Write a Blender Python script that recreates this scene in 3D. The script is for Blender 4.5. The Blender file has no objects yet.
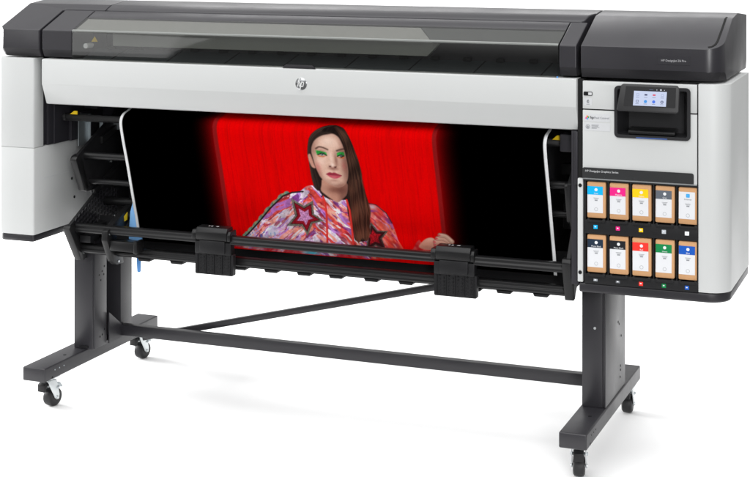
import bpy, bmesh, math, random
import numpy as np
from mathutils import Vector, Matrix
random.seed(4)
scene = bpy.context.scene
COL = scene.collection

# ------------------------------------------------------------------ camera
cd = bpy.data.cameras.new('Camera'); cam = bpy.data.objects.new('Camera', cd); COL.objects.link(cam)
cam.location = (1.96, -4.65, 1.67)
cam.rotation_euler = (math.radians(90), 0, math.radians(21.27))
cd.sensor_width = 36; cd.lens = 1558 / 750 * 36
cd.shift_y = -316.5 / 750
cd.clip_start = 0.1; cd.clip_end = 400
scene.camera = cam

# ------------------------------------------------------------------ studio light
w = bpy.data.worlds.new('World'); scene.world = w; w.use_nodes = True
nt = w.node_tree; N = nt.nodes; Lk = nt.links
bg = N['Background']
tc = N.new('ShaderNodeTexCoord'); sp = N.new('ShaderNodeSeparateXYZ'); Lk.new(tc.outputs['Generated'], sp.inputs[0])
def ramp(sock, a, b, lo, hi):
    m = N.new('ShaderNodeMapRange'); m.interpolation_type = 'SMOOTHSTEP'
    Lk.new(sock, m.inputs['Value'])
    for k, v in zip(('From Min', 'From Max', 'To Min', 'To Max'), (a, b, lo, hi)): m.inputs[k].default_value = v
    return m.outputs[0]
def madd(a, b, op='ADD'):
    m = N.new('ShaderNodeMath'); m.operation = op
    Lk.new(a, m.inputs[0])
    if isinstance(b, float): m.inputs[1].default_value = b
    else: Lk.new(b, m.inputs[1])
    return m.outputs[0]
dp_ = N.new('ShaderNodeVectorMath'); dp_.operation = 'DOT_PRODUCT'; Lk.new(tc.outputs['Generated'], dp_.inputs[0]); dp_.inputs[1].default_value = (0, -0.35, 0.937)
up = ramp(dp_.outputs['Value'], 0.50, 0.97, 0.0, 2.9)      # big overhead softbox, tilted towards the front
back = ramp(sp.outputs['Y'], -0.1, 0.6, 0.0, 0.42)         # paler wall behind the printer
left = ramp(sp.outputs['X'], -0.3, -0.9, 0.0, 0.40)        # weaker wall of light on the left
s = madd(madd(madd(up, back), left), 0.14)
Lk.new(s, bg.inputs['Strength']); bg.inputs['Color'].default_value = (1.0, 1.0, 1.0, 1)

def area(name, loc, target, size, power, col=(1, 1, 1)):
    d = bpy.data.lights.new(name, 'AREA'); d.shape = 'RECTANGLE'; d.size, d.size_y = size; d.energy = power; d.color = col
    o = bpy.data.objects.new(name, d); COL.objects.link(o); o.location = loc
    o.rotation_euler = (Vector(target) - Vector(loc)).to_track_quat('-Z', 'Y').to_euler()
    return o
area('key_softbox', (4.4, -7.8, 2.6), (0.0, 0, 0.8), (1.4, 3.0), 262)
area('fill_softbox', (-4.4, -4.8, 2.3), (-0.3, 0, 0.8), (2.2, 2.4), 36)
area('added_back_fill', (-0.8, 5.0, 3.7), (-0.3, 0.0, 0), (6.0, 1.4), 55)  # unseen lamp added behind to brighten the floor under the printer
area('added_floor_fill', (-5.2, 0.9, 1.25), (0.0, 0.1, 0), (2.2, 0.8), 400)  # unseen low lamp added on the left to wash out floor shadows

scene.view_settings.view_transform = 'Standard'; scene.view_settings.look = 'None'
scene.view_settings.exposure = 0; scene.view_settings.gamma = 1

# ------------------------------------------------------------------ materials
def srgb(r, g, b):
    f = lambda c: (c / 255 / 12.92) if c <= 10 else ((c / 255 + 0.055) / 1.055) ** 2.4
    return (f(r), f(g), f(b), 1)
def mat(name, col, rough=0.45, spec=0.5, metal=0.0, grain=0.0, gscale=900, var=0.0, coat=0.0, emit=None, es=0.0):
    m = bpy.data.materials.new(name); m.use_nodes = True
    t = m.node_tree; p = t.nodes['Principled BSDF']
    if len(col) == 3: col = (*col, 1)
    p.inputs['Base Color'].default_value = col
    p.inputs['Roughness'].default_value = rough
    p.inputs['Specular IOR Level'].default_value = spec
    p.inputs['Metallic'].default_value = metal
    p.inputs['Coat Weight'].default_value = coat
    if emit: p.inputs['Emission Color'].default_value = emit; p.inputs['Emission Strength'].default_value = es
    tcn = t.nodes.new('ShaderNodeTexCoord')
    if grain:
        n = t.nodes.new('ShaderNodeTexNoise'); n.inputs['Scale'].default_value = gscale; n.inputs['Detail'].default_value = 3
        t.links.new(tcn.outputs['Object'], n.inputs['Vector'])
        b = t.nodes.new('ShaderNodeBump'); b.inputs['Strength'].default_value = grain; b.inputs['Distance'].default_value = 0.0006
        t.links.new(n.outputs['Fac'], b.inputs['Height']); t.links.new(b.outputs[0], p.inputs['Normal'])
    if var:
        n2 = t.nodes.new('ShaderNodeTexNoise'); n2.inputs['Scale'].default_value = 6; n2.inputs['Detail'].default_value = 6
        t.links.new(tcn.outputs['Object'], n2.inputs['Vector'])
        mr = t.nodes.new('ShaderNodeMapRange'); mr.inputs['From Min'].default_value = .3; mr.inputs['From Max'].default_value = .7
        mr.inputs['To Min'].default_value = max(0, rough - var); mr.inputs['To Max'].default_value = rough + var
        t.links.new(n2.outputs['Fac'], mr.inputs['Value']); t.links.new(mr.outputs[0], p.inputs['Roughness'])
    return m
M = {
 'white': mat('white_plastic', (.575, .587, .583), .42, .4, grain=.10, var=.05),
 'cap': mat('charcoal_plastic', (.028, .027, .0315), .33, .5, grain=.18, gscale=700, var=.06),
 'capd': mat('charcoal_plastic_darkened', (.021, .020, .023), .55, .3, grain=.18, gscale=700),  # charcoal darkened with the shade of the caps' down-facing bands; also lid handle
 'black': mat('black_plastic', (.010, .010, .011), .42, .28, grain=.15, var=.06),
 'blackm': mat('matt_black_plastic', (.006, .006, .007), .6, .25),
 'rod': mat('satin_black_extrusion', (.009, .009, .0095), .36, .30, grain=.08, var=.05),
 'scr': mat('screen_bezel_plastic', (.015, .015, .016), .42, .4, grain=.1, var=.05), 'scr2': mat('recess_plastic', (.017, .017, .019), .42, .5, grain=.12, var=.05),
 'steel': mat('grey_coated_steel', (.020, .0193, .0228), .38, .5, grain=.22, gscale=500, var=.06),
 'galv': mat('galvanised_metal', (.42, .46, .48), .38, .5, metal=.75, grain=.1, gscale=200, var=.1),
 'zinc': mat('zinc_plated_metal', (.62, .65, .66), .3, .5, metal=.8, grain=.05),
 'rubber': mat('black_rubber', (.012, .012, .013), .5, .4, grain=.1),
 'inner': mat('dark_inner_plastic', (.022, .021, .026), .5, .35, grain=.1),
 'bay': mat('black_ink_bay_plastic', (.011, .011, .012), .5, .25, grain=.3, gscale=400),
 'head': mat('dark_header_film', (.030, .031, .032), .25, .5, grain=.03, var=.08),
 'kraft': mat('kraft_cardboard', (.60, .335, .165), .75, .2, grain=.35, gscale=350),
 'lab': mat('label_white', (.70, .71, .735), .5, .3),
 'txtw': mat('white_ink', (.75, .76, .78), .5, .3),
 'txtn': mat('silver_print', (.36, .36, .37), .4, .4),
 'txtg': mat('grey_ink', (.28, .29, .31), .5, .3),
 'txtd': mat('dark_ink', (.05, .05, .055), .5, .3),
 'yellow': mat('yellow_warning_film', (.80, .55, .01), .45, .3),
 'blue': mat('blue_plastic', (.10, .30, .68), .45, .4),
 'glassblack': mat('black_display_glass', (.006, .006, .007), .08, .2),
 'seam': mat('seam_shadow_gap', (.02, .02, .02), .8, .1),
 'chrome': mat('chrome', (.50, .51, .52), .14, .5, metal=1.0),
 'slotgrey': mat('pale_grey_print', (.60, .61, .62), .5, .3),
}
def cmat(name, r, g, b, rough=.5): 
    return mat(name, srgb(r, g, b), rough, .3)
def glass(name, tint, rough, boost):
    m = bpy.data.materials.new(name); m.use_nodes = True; t = m.node_tree; t.nodes.clear()
    out = t.nodes.new('ShaderNodeOutputMaterial'); mx = t.nodes.new('ShaderNodeMixShader')
    tr = t.nodes.new('ShaderNodeBsdfTransparent'); tr.inputs[0].default_value = (*tint, 1)
    gl = t.nodes.new('ShaderNodeBsdfGlossy'); gl.inputs['Roughness'].default_value = rough
    lw = t.nodes.new('ShaderNodeLayerWeight'); pw = t.nodes.new('ShaderNodeMath'); pw.operation = 'POWER'; pw.inputs[1].default_value = 4.0
    mr = t.nodes.new('ShaderNodeMapRange'); mr.inputs['To Min'].default_value = .04; mr.inputs['To Max'].default_value = boost; lw.inputs['Blend'].default_value = .5
    t.links.new(lw.outputs['Facing'], pw.inputs[0]); t.links.new(pw.outputs[0], mr.inputs['Value'])
    t.links.new(mr.outputs[0], mx.inputs[0]); t.links.new(tr.outputs[0], mx.inputs[1]); t.links.new(gl.outputs[0], mx.inputs[2])
    t.links.new(mx.outputs[0], out.inputs[0]); return m
M['glass'] = glass('smoked_lid_glass', (.82, .825, .815), .04, .85)

# ------------------------------------------------------------------ mesh helpers
ORG = {}                                   # world origin of every parent
def org(o): return ORG[o.name] if o else Vector((0, 0, 0))
class MB:
    def __init__(self): self.v = []; self.f = []; self.m = []; self.cur = 0
    def use(self, i): self.cur = i; return self
    def add(self, vs, fs, mi=None):
        k = len(self.v); self.v += [tuple(v) for v in vs]
        for f in fs: self.f.append([i + k for i in f]); self.m.append(self.cur if mi is None else mi)
        return self
    def box(self, x0, x1, y0, y1, z0, z1):
        x0, x1 = sorted((x0, x1)); y0, y1 = sorted((y0, y1)); z0, z1 = sorted((z0, z1))
        return self.add([(x0,y0,z0),(x1,y0,z0),(x1,y1,z0),(x0,y1,z0),(x0,y0,z1),(x1,y0,z1),(x1,y1,z1),(x0,y1,z1)],
                        [(0,3,2,1),(4,5,6,7),(0,1,5,4),(1,2,6,5),(2,3,7,6),(3,0,4,7)])
    def prism(self, poly, axis, a, b):
        n = len(poly)
        mk = {'x': lambda p, t: (t, p[0], p[1]), 'y': lambda p, t: (p[0], t, p[1]), 'z': lambda p, t: (p[0], p[1], t)}[axis]
        return self.add([mk(p, a) for p in poly] + [mk(p, b) for p in poly],
                        [tuple(range(n)), tuple(range(2*n-1, n-1, -1))] + [(i, i+n, (i+1) % n + n, (i+1) % n) for i in range(n)])
    def cyl(self, p0, p1, r, n=20, r1=None):
        p0, p1 = Vector(p0), Vector(p1); d = (p1 - p0).normalized()
        a = d.orthogonal().normalized(); b = d.cross(a); r1 = r if r1 is None else r1
        ring = lambda c, rr: [c + a*rr*math.cos(2*math.pi*i/n) + b*rr*math.sin(2*math.pi*i/n) for i in range(n)]
        return self.add(ring(p0, r) + ring(p1, r1), [tuple(range(n-1, -1, -1)), tuple(range(n, 2*n))] + [(i, (i+1) % n, (i+1) % n + n, i+n) for i in range(n)])
    def bar(self, p0, p1, w, h, up=(0, 0, 1)):
        p0, p1 = Vector(p0), Vector(p1); d = (p1 - p0).normalized(); sd = d.cross(Vector(up)).normalized(); u = sd.cross(d)
        c = [sd*-w/2 + u*-h/2, sd*w/2 + u*-h/2, sd*w/2 + u*h/2, sd*-w/2 + u*h/2]
        return self.add([p0+q for q in c] + [p1+q for q in c], [(0,1,2,3),(7,6,5,4),(0,4,5,1),(1,5,6,2),(2,6,7,3),(3,7,4,0)])
    def ring(self, c, r0, r1, y0, y1, n=24):   # ring facing -y
        vs = []
        for y in (y0, y1):
            for r in (r0, r1):
                vs += [(c[0] + r*math.cos(2*math.pi*i/n), y, c[1] + r*math.sin(2*math.pi*i/n)) for i in range(n)]
        fs = []
        for i in range(n):
            j = (i+1) % n
            fs += [(i, j, n+j, n+i), (n+i, n+j, 3*n+j, 3*n+i), (j, i, 2*n+i, 2*n+j), (2*n+j, 2*n+i, 3*n+i, 3*n+j)]
        return self.add(vs, fs)
    def text(self, s, size, x, y, z, align='LEFT', thick=.0006, shear=0.0, bold=0.0, rot=None):
        cu = bpy.data.curves.new('t', 'FONT'); cu.body = s; cu.size = size; cu.align_x = align; cu.extrude = thick/2; cu.shear = shear; cu.offset = bold
        cu.resolution_u = 3
        o = bpy.data.objects.new('t', cu); COL.objects.link(o); bpy.context.view_layer.update()
        me = o.evaluated_get(bpy.context.evaluated_depsgraph_get()).to_mesh()
        vs = [Vector((v.co.x, -v.co.z, v.co.y)) for v in me.vertices]
        if rot: vs = [rot @ v for v in vs]
        vs = [v + Vector((x, y, z)) for v in vs]; fs = [tuple(p.vertices) for p in me.polygons]
        bpy.data.objects.remove(o); bpy.data.curves.remove(cu)
        return self.add(vs, fs)
    def bm(self):
        b = bmesh.new(); vs = [b.verts.new(v) for v in self.v]
        for f, m in zip(self.f, self.m):
            try: q = b.faces.new([vs[i] for i in f]); q.material_index = m
            except ValueError: pass
        return b
    def build(self, name, mats, parent=None, bevel=0.0, seg=2, ang=28, smooth=35, clips=()):
        b = self.bm()
        for co, no in clips:
            r = bmesh.ops.bisect_plane(b, geom=b.verts[:] + b.edges[:] + b.faces[:], plane_co=co, plane_no=no, clear_outer=True)
            es = [e for e in r['geom_cut'] if isinstance(e, bmesh.types.BMEdge)]
            if es: bmesh.ops.edgeloop_fill(b, edges=es)
        return finish(b, name, mats, parent, bevel, seg, ang, smooth)
def finish(b, name, mats, parent=None, bevel=0.0, seg=2, ang=28, smooth=35):
    bmesh.ops.recalc_face_normals(b, faces=b.faces)
    if bevel:
        b.normal_update()
        es = [e for e in b.edges if len(e.link_faces) == 2 and e.calc_face_angle(0) > math.radians(ang)]
        bmesh.ops.bevel(b, geom=es, offset=bevel, segments=seg, profile=.5, affect='EDGES', clamp_overlap=True)
    cs = [v.co for v in b.verts]
    lo = Vector([min(c[i] for c in cs) for i in range(3)]); hi = Vector([max(c[i] for c in cs) for i in range(3)]); c = (lo + hi) / 2
    for v in b.verts: v.co -= c
    me = bpy.data.meshes.new(name); b.to_mesh(me); b.free()
    for m in (mats if isinstance(mats, (list, tuple)) else [mats]): me.materials.append(m)
    me.shade_smooth(); me.set_sharp_from_angle(angle=math.radians(smooth))
    o = bpy.data.objects.new(name, me); COL.objects.link(o)
    ORG[o.name] = c.copy(); o.location = c - org(parent)
    if parent: o.parent = parent
    return o
def band(o, z, i=1):                       # lower band of a cap: its down-facing shade put into a darker, rougher finish
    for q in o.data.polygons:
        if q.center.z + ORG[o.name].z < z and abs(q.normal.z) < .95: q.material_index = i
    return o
def dots(name, pts, m, parent, n=10):   # small round pieces, each a part of its own
    for p0, p1, r in pts: MB().cyl(p0, p1, r, n).build(name, m, parent)
def tag(o, label=None, cat=None, group=None, kind=None):
    for k, v in (('label', label), ('category', cat), ('group', group), ('kind', kind)):
        if v: o[k] = v
    return o
def empty(name, loc):
    o = bpy.data.objects.new(name, None); COL.objects.link(o); o.location = loc; o.empty_display_size = .05
    ORG[o.name] = Vector(loc); return o
def rrect(x0, x1, z0, z1, r, n=5, corners=(1, 1, 1, 1)):   # bl br tr tl
    out = []
    for (cx, cz, a0), on in zip(((x0+r, z0+r, 180), (x1-r, z0+r, 270), (x1-r, z1-r, 0), (x0+r, z1-r, 90)), corners):
        if on: out += [(cx + r*math.cos(math.radians(a0 + 90*i/n)), cz + r*math.sin(math.radians(a0 + 90*i/n))) for i in range(n+1)]
        else: out.append({180: (x0, z0), 270: (x1, z0), 0: (x1, z1), 90: (x0, z1)}[a0])
    return out

# ------------------------------------------------------------------ setting: white studio sheet
fb = MB(); fb.add([(-90, -0.82, 0), (2.1, -0.82, 0), (2.1, 150, 0), (-90, 150, 0)], [(0, 1, 2, 3)])
fl = fb.build('floor', mat('white_backdrop', (.93, .93, .93), .8, .15), None); fl['kind'] = 'structure'
fb = MB(); fb.add([(-120, -40, -.006), (120, -40, -.006), (120, 200, -.006), (-120, 200, -.006)], [(0, 1, 2, 3)])
fl = fb.build('studio_floor', mat('grey_studio_floor', (.09, .09, .09), .7, .2), None); fl['kind'] = 'structure'

# ------------------------------------------------------------------ the printer
PR = empty('wide_format_printer', (0, .2, .5))
tag(PR, 'long white and charcoal wide format printer with a glass lid and touch screen', 'printer')

# left side housing
b = MB()
b.prism([(-1.2825, .42), (-1.2825, .018), (-1.277, .0045), (-1.265, 0), (-1.143, 0), (-1.1355, .003), (-1.1325, .010), (-1.1325, .42)], 'z', .572, .877)
b.prism([(-1.2825, .42), (-1.2825, .018), (-1.277, .0045), (-1.265, 0), (-1.143, 0), (-1.1355, .003), (-1.1325, .010), (-1.1325, .062), (-1.20, .062), (-1.20, .42)], 'z', .8775, 1.193)
sh = b.build('side_housing', M['white'], PR, bevel=.0025, seg=2)
b = MB()
b.prism([(-1.2775, .41), (-1.2775, .022), (-1.271, .009), (-1.258, .004), (-1.145, .005), (-1.137, .010), (-1.1365, .41)], 'z', .547, .572)
b.build('base_trim', M['steel'], sh, bevel=.006, seg=2)
for y, z in ((.245, .735), (.262, .665)):
    MB().cyl((-1.134, y, z), (-1.1312, y, z), .0055, 14).build('screw', M['black'], sh)
b = MB(); b.box(-1.1335, -1.1322, .063, .41, .7625, .7645); b.build('panel_seam', M['slotgrey'], sh)
# dark compartment behind it
b = MB(); b.box(-1.20, -1.140, .0625, .42, .8785, 1.19); b.box(-1.1395, -1.128, .085, .42, .8785, 1.19); b.box(-1.128, -1.121, .115, .42, .8785, 1.19)
b.box(-1.121, -1.108, .205, .42, .8785, .975); b.box(-1.13, .82, .42, .45, .56, 1.19)
b.box(-1.115, -1.06, .30, .42, .985, 1.06)
b.build('inner_frame', M['inner'], PR, bevel=.002)

# left end cap: charcoal, front, slope and flat top
SL = lambda oy=0: [((0, 0 + oy, 1.293), (0, -.412, 1)), ((0, .195, 1.3735), (0, -.10, 1)), ((0, .31, 1.385), (0, .08, 1))]
b = MB(); b.prism([(-1.279, .46), (-1.279, .020), (-1.261, 0), (-1.109, 0), (-1.109, .152), (-1.102, .158), (-.938, .158), (-.938, .46)], 'z', 1.1985, 1.5)
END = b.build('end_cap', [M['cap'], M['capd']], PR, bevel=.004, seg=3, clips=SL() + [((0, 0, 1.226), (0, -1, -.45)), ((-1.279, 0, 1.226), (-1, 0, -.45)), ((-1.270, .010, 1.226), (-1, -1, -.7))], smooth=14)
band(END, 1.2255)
# lid side frames
def lidframe(x0, x1):
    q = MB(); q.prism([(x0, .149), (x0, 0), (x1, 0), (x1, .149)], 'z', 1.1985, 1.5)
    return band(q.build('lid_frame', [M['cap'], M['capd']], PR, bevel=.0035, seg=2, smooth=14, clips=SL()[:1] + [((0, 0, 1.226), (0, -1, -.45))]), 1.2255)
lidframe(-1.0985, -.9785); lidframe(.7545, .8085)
# rear top cover
b = MB(); b.prism([(-.9355, .46), (-.9355, .158), (-.92, .155), (.785, .155), (.797, .165), (.806, .22), (.815, .24), (.815, .46)], 'z', 1.20, 1.5)
b.build('rear_cover', M['cap'], PR, bevel=.004, seg=3, clips=SL(), ang=20)
# lid strip above the glass
b = MB(); b.prism([(.0985, 1.3325), (.1495, 1.3535), (.1495, 1.345), (.0985, 1.324)], 'x', -.975, .751)
b.build('lid_strip', M['cap'], PR, bevel=.0015)
# smoked glass of the lid
b = MB(); b.prism([(0, 1.194), (0, 1.292), (.0015, 1.2945), (.097, 1.3335), (.0978, 1.3308), (.0035, 1.2922), (.003, 1.2905), (.003, 1.194)], 'x', -.976, .752)
gl = b.build('lid_window', M['glass'], PR)
b = MB(); b.prism([(-.0015, 1.2905), (-.0012, 1.2945), (.003, 1.2972), (.0055, 1.2962), (.001, 1.2925)], 'x', -.976, .752)
b.build('glass_edge', mat('polished_glass_edge', (.22, .23, .22), .3, .5), gl)
b = MB(); b.prism([(-.174, 1.1925), (-.055, 1.1925), (-.066, 1.2035), (-.162, 1.2035)], 'y', -.007, -.0005)
b.build('lid_handle', M['capd'], gl, bevel=.0015)
b = MB(); b.box(.747, .752, -.002, .001, 1.192, 1.197); b.build('lid_catch', M['blue'], gl)
b = MB(); b.prism([(-.93, 1.253), (-.905, 1.253), (-.917, 1.272)], 'y', .05, .051); b.build('lid_label', M['yellow'], gl)
# what shows through the glass, and panels coloured to stand in for reflections
g1 = mat('reflection_grey', (.29, .30, .28), .6, .2, grain=.1); g2 = mat('print_zone_dark', (.060, .070, .075), .5, .35, grain=.1)
b = MB(); b.box(-1.0, .81, .30, .33, 1.16, 1.34); b.box(-1.0, .81, .02, .30, 1.15, 1.165)
b.prism([(.06, 1.19), (.20, 1.236), (.20, 1.165), (.06, 1.165)], 'x', -.975, .752)
pz = b.build('print_zone', g2, PR)
b = MB(); b.prism([(-.86, 1.238), (.30, 1.238), (.345, 1.284), (-.86, 1.284)], 'y', .075, .10)
b.build('reflection_panel', g1, pz, bevel=.003)  # added panel: the glass front's reflected band put into its grey
b = MB(); ly = lambda y: 1.2945 + .405*(y-.0015) - .006
b.add([(-.974, .006, ly(.006)), (.34, .006, ly(.006)), (.27, .0975, ly(.0975)), (-.972, .0975, ly(.0975))] + [(-.974, .006, ly(.006)-.003), (.34, .006, ly(.006)-.003), (.27, .0975, ly(.0975)-.003), (-.972, .0975, ly(.0975)-.003)], [(0, 1, 2, 3), (7, 6, 5, 4), (0, 4, 5, 1), (1, 5, 6, 2), (2, 6, 7, 3), (3, 7, 4, 0)])
b.build('glass_tone_panel', mat('glass_tone_grey', (.355, .352, .338), .6, .2), gl)  # added panel: brightness of the glass top put into its pale grey
b = MB(); b.add([(.343, .006, ly(.006)), (.748, .006, ly(.006)), (.748, .0975, ly(.0975)), (.273, .0975, ly(.0975))] + [(.343, .006, ly(.006)-.003), (.748, .006, ly(.006)-.003), (.748, .0975, ly(.0975)-.003), (.273, .0975, ly(.0975)-.003)], [(0, 1, 2, 3), (7, 6, 5, 4), (0, 4, 5, 1), (1, 5, 6, 2), (2, 6, 7, 3), (3, 7, 4, 0)])
b.build('glass_tone_panel', mat('glass_tone_dark', (.12, .122, .122), .6, .2), gl)  # added panel: dimmer end of the glass top put into a darker grey
for i in range(16):
    x = -.905 + i * .110
    if x > .74: break
    b = MB(); b.prism([(x-.013, .135), (x+.013, .135), (x+.009, .172), (x-.009, .172)], 'z', 1.2205, 1.233); b.build('pinch_roller', M['blackm'], pz, bevel=.002)
for i in range(8):
    x = -.86 + i * .22
    MB().bar((x, .063, 1.1925), (x+.018, .198, 1.2368), .003, .002).build('plate_joint', M['blackm'], pz)
b = MB(); b.cyl((-.935, .06, 1.24), (-.935, .02, 1.24), .009, 14); b.build('lid_sensor', M['slotgrey'], pz)

# white front cover
b = MB(); b.prism([(.0, 1.1925), (-.008, 1.190), (-.008, 1.1055), (.021, 1.0345), (.030, 1.0315), (.05, 1.0315), (.05, 1.1925)], 'x', -1.0945, .8105)
fc = b.build('front_cover', M['white'], PR, bevel=.0018, seg=2, ang=12)
b = MB().use(0)
n = 32; R0 = .0205; cx, cz = -.105, 1.1425
b.add([(cx, -.0135, cz)] + [(cx + R0*k/5*math.cos(2*math.pi*i/n), -.0135 + .0052*(k/5)**2, cz + R0*k/5*math.sin(2*math.pi*i/n)) for k in range(1, 6) for i in range(n)],
      [(0, 1+i, 1+(i+1) % n) for i in range(n)] + [(1+k*n+i, 1+(k+1)*n+i, 1+(k+1)*n+(i+1) % n, 1+k*n+(i+1) % n) for k in range(4) for i in range(n)])
b.use(1)
# slanted letters h and p cut right through the round badge
def stroke(pts, wd):
    for (x0, z0), (x1, z1) in zip(pts[:-1], pts[1:]): b.bar((cx+x0, -.0118, cz+z0), (cx+x1, -.0118, cz+z1), .0040, wd, up=(1, 0, .3))
stroke([(-.0105, -.0085), (-.0035, .0195)], .0030); stroke([(-.0077, .0035), (-.0015, .0045), (-.0012, .0020), (-.0042, -.0085)], .0027)
stroke([(-.0035, -.0200), (.0042, .0080)], .0030); stroke([(.0040, .0062), (.0100, .0060), (.0108, .0035), (.0085, -.0065), (.0070, -.0080), (.0010, -.0080)], .0027)
b.build('logo_badge', [M['chrome'], mat('badge_white', (.72, .73, .73), .4, .4)], fc)

# ------------------------------------------------------------------ tower on the right
def plan(x0, x1, y0, y1, r, n=10):
    return [(x0, y1), (x0, y0)] + [(x1 - r + r*math.sin(math.radians(90*i/n)), y0 + r - r*math.cos(math.radians(90*i/n))) for i in range(n+1)] + [(x1, y1)]
b = MB()
b.prism(plan(1.1775, 1.267, 0, .425, .062, 14), 'z', .5725, 1.189)
b.box(1.10, 1.176, .056, .42, .59, 1.18)
tw = b.build('ink_tower', M['white'], PR, bevel=.002, ang=50)
b = MB(); b.prism([(.83, .42), (.83, .056), (1.10, .056), (1.10, .42)], 'z', .575, 1.185); b.build('tower_core', M['inner'], tw)
b = MB(); b.prism(plan(.816, 1.2645, .002, .43, .066, 14), 'z', .5425, .5715); b.build('base_trim', M['steel'], tw, bevel=.006, seg=3, ang=40)
b = MB(); b.box(.8125, .829, 0, .05, .574, .889); st = b.build('edge_strip', M['white'], tw, bevel=.002)
for z in (.868, .603): MB().cyl((.8205, .002, z), (.8205, -.0012, z), .0058, 14).build('screw', M['black'], st)
for q in ((.8105, .829, .012, .05, .8895, 1.19), (1.1745, 1.1775, .004, .05, .889, 1.187), (.83, .93, .004, .03, 1.0985, 1.1025), (1.15, 1.174, .004, .03, 1.0985, 1.1025)): MB().box(*q).build('panel_gap', M['seam'], tw)
# upper panel and door, leaving a rectangular hole for the screen recess
HX0, HX1, HZ0, HZ1 = .934, 1.149, 1.027, 1.169
b = MB(); b.prism([(.8295, 1.1025), (HX0, 1.1025), (HX0, HZ1), (HX1, HZ1), (HX1, 1.1025), (1.1745, 1.1025), (1.1745, 1.187), (.8295, 1.187)], 'y', -.004, .01)
up_ = b.build('upper_panel', M['white'], tw, bevel=.0012)
b = MB(); b.prism([(.8295, .891), (1.1745, .891), (1.1745, 1.0985), (HX1, 1.0985), (HX1, HZ0), (HX0, HZ0), (HX0, 1.0985), (.8295, 1.0985)], 'y', -.004, .01)
dp = b.build('door_panel', M['white'], tw, bevel=.0012)
# switch and stickers
b = MB(); b.prism(rrect(.8325, .8595, 1.1425, 1.1545, .0025), 'y', -.0055, -.0040); b.use(1).prism(rrect(.847, .858, 1.1445, 1.1525, .0015), 'y', -.0062, -.0050)
b.build('power_switch', [M['black'], M['slotgrey']], up_)
pale = mat('pale_sticker', (.60, .61, .625), .5, .3)
b = MB(); b.prism(rrect(.8335, .8585, 1.1125, 1.1345, .002), 'y', -.0046, -.0041)
b.use(1).ring((.846, 1.1255), .0022, .0036, -.0051, -.0046, 14); b.box(.8425, .8495, -.0051, -.0046, 1.1205, 1.1225); b.box(.841, .851, -.0051, -.0046, 1.1155, 1.1168)
b.bar((.8435, -.0049, 1.124), (.8475, -.0049, 1.1305), .0004, .003)
b.build('sticker', [pale, M['txtg']], up_)
b = MB(); b.prism(rrect(.833, .9145, 1.0645, 1.0885, .002), 'y', -.0046, -.0041)
for i, (dx, dz) in enumerate(((-.0035, -.002), (0, .0032), (.0036, .0005), (.001, -.0042))):
    b.use(1+i).prism([(.8435+dx-.0028, 1.0765+dz-.0015), (.8435+dx+.0012, 1.0765+dz-.0026), (.8435+dx+.0030, 1.0765+dz+.0017), (.8435+dx-.001, 1.0765+dz+.0028)], 'y', -.0051, -.0046)
b.use(5).text('hp', .0115, .8525, -.0049, 1.0730, bold=.0002); b.use(6).text('Pixel Control', .0085, .8645, -.0049, 1.0735)
b.build('sticker', [pale, cmat('magenta_ink', 232, 40, 140), cmat('orange_ink', 240, 120, 40), cmat('green_ink', 40, 160, 80), cmat('cyan_ink', 30, 170, 230), M['txtd'], M['txtg']], dp)
b = MB(); b.prism(rrect(.833, .9145, 1.0365, 1.0605, .002), 'y', -.0046, -.0041)
b.use(1).ring((.8455, 1.0485), .0052, .0066, -.0051, -.0046, 20); b.prism([(.8415, 1.0478), (.8455, 1.0525), (.8495, 1.0478), (.8482, 1.0478), (.8482, 1.0445), (.8428, 1.0445), (.8428, 1.0478)], 'y', -.0051, -.0046)
for k, (w0, z) in enumerate(((.023, 1.0535), (.020, 1.0505), (.024, 1.0468), (.016, 1.0435))): b.box(.857, .857+w0, -.0051, -.0046, z, z+.0013)
b.build('sticker', [pale, M['txtg']], dp)
# header film above the ink bay
b = MB(); b.prism(rrect(.8285, 1.1655, .8925, .9245, .007, corners=(0, 0, 1, 1)), 'y', -.0062, -.0041)
b.use(1).text('HP DesignJet Graphics Series', .0086, .8375, -.0066, .9115)
b.build('header_strip', [M['head'], M['slotgrey']], tw)
b = MB(); b.box(.8285, 1.1745, -.0045, .004, .8885, .8912); b.build('metal_lip', M['zinc'], tw)

# recess and touch screen
b = MB()
o_ = rrect(.9275, 1.156, 1.020, 1.1765, .013, 6); 
ix0, ix1, iz0, iz1 = .9365, 1.1465, 1.0295, 1.167
i_ = rrect(ix0, ix1, iz0, iz1, .006, 6); n = len(o_)
vs = [(x, -.0075, z) for x, z in o_] + [(x, -.0075, z) for x, z in i_] + [(x, -.0038, z) for x, z in o_]
bx0, bx1, bz0, bz1 = .960, 1.128, 1.034, 1.162
k_ = rrect(bx0, bx1, bz0, bz1, .006, 6); vs += [(x, .050, z) for x, z in k_]
fs = [(i, (i+1) % n, n+(i+1) % n, n+i) for i in range(n)] + [(2*n+i, 2*n+(i+1) % n, (i+1) % n, i) for i in range(n)] + [(n+i, n+(i+1) % n, 3*n+(i+1) % n, 3*n+i) for i in range(n)] + [tuple(3*n+i for i in range(n))]
b.add(vs, fs)
rc = b.build('screen_recess', M['scr2'], tw, smooth=30)
b = MB(); b.prism([(.004, 1.046), (-.004, 1.043), (-.006, 1.036), (-.002, 1.031), (.045, 1.030), (.045, 1.05)], 'x', .968, 1.110); b.build('grab_handle', M['rod'], rc, bevel=.004, seg=3)
b = MB(); b.box(.994, 1.087, -.0082, -.0074, 1.0208, 1.0240); b.build('light_strip', mat('dim_blue_strip', srgb(70, 98, 160), .4, .4), rc)
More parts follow.
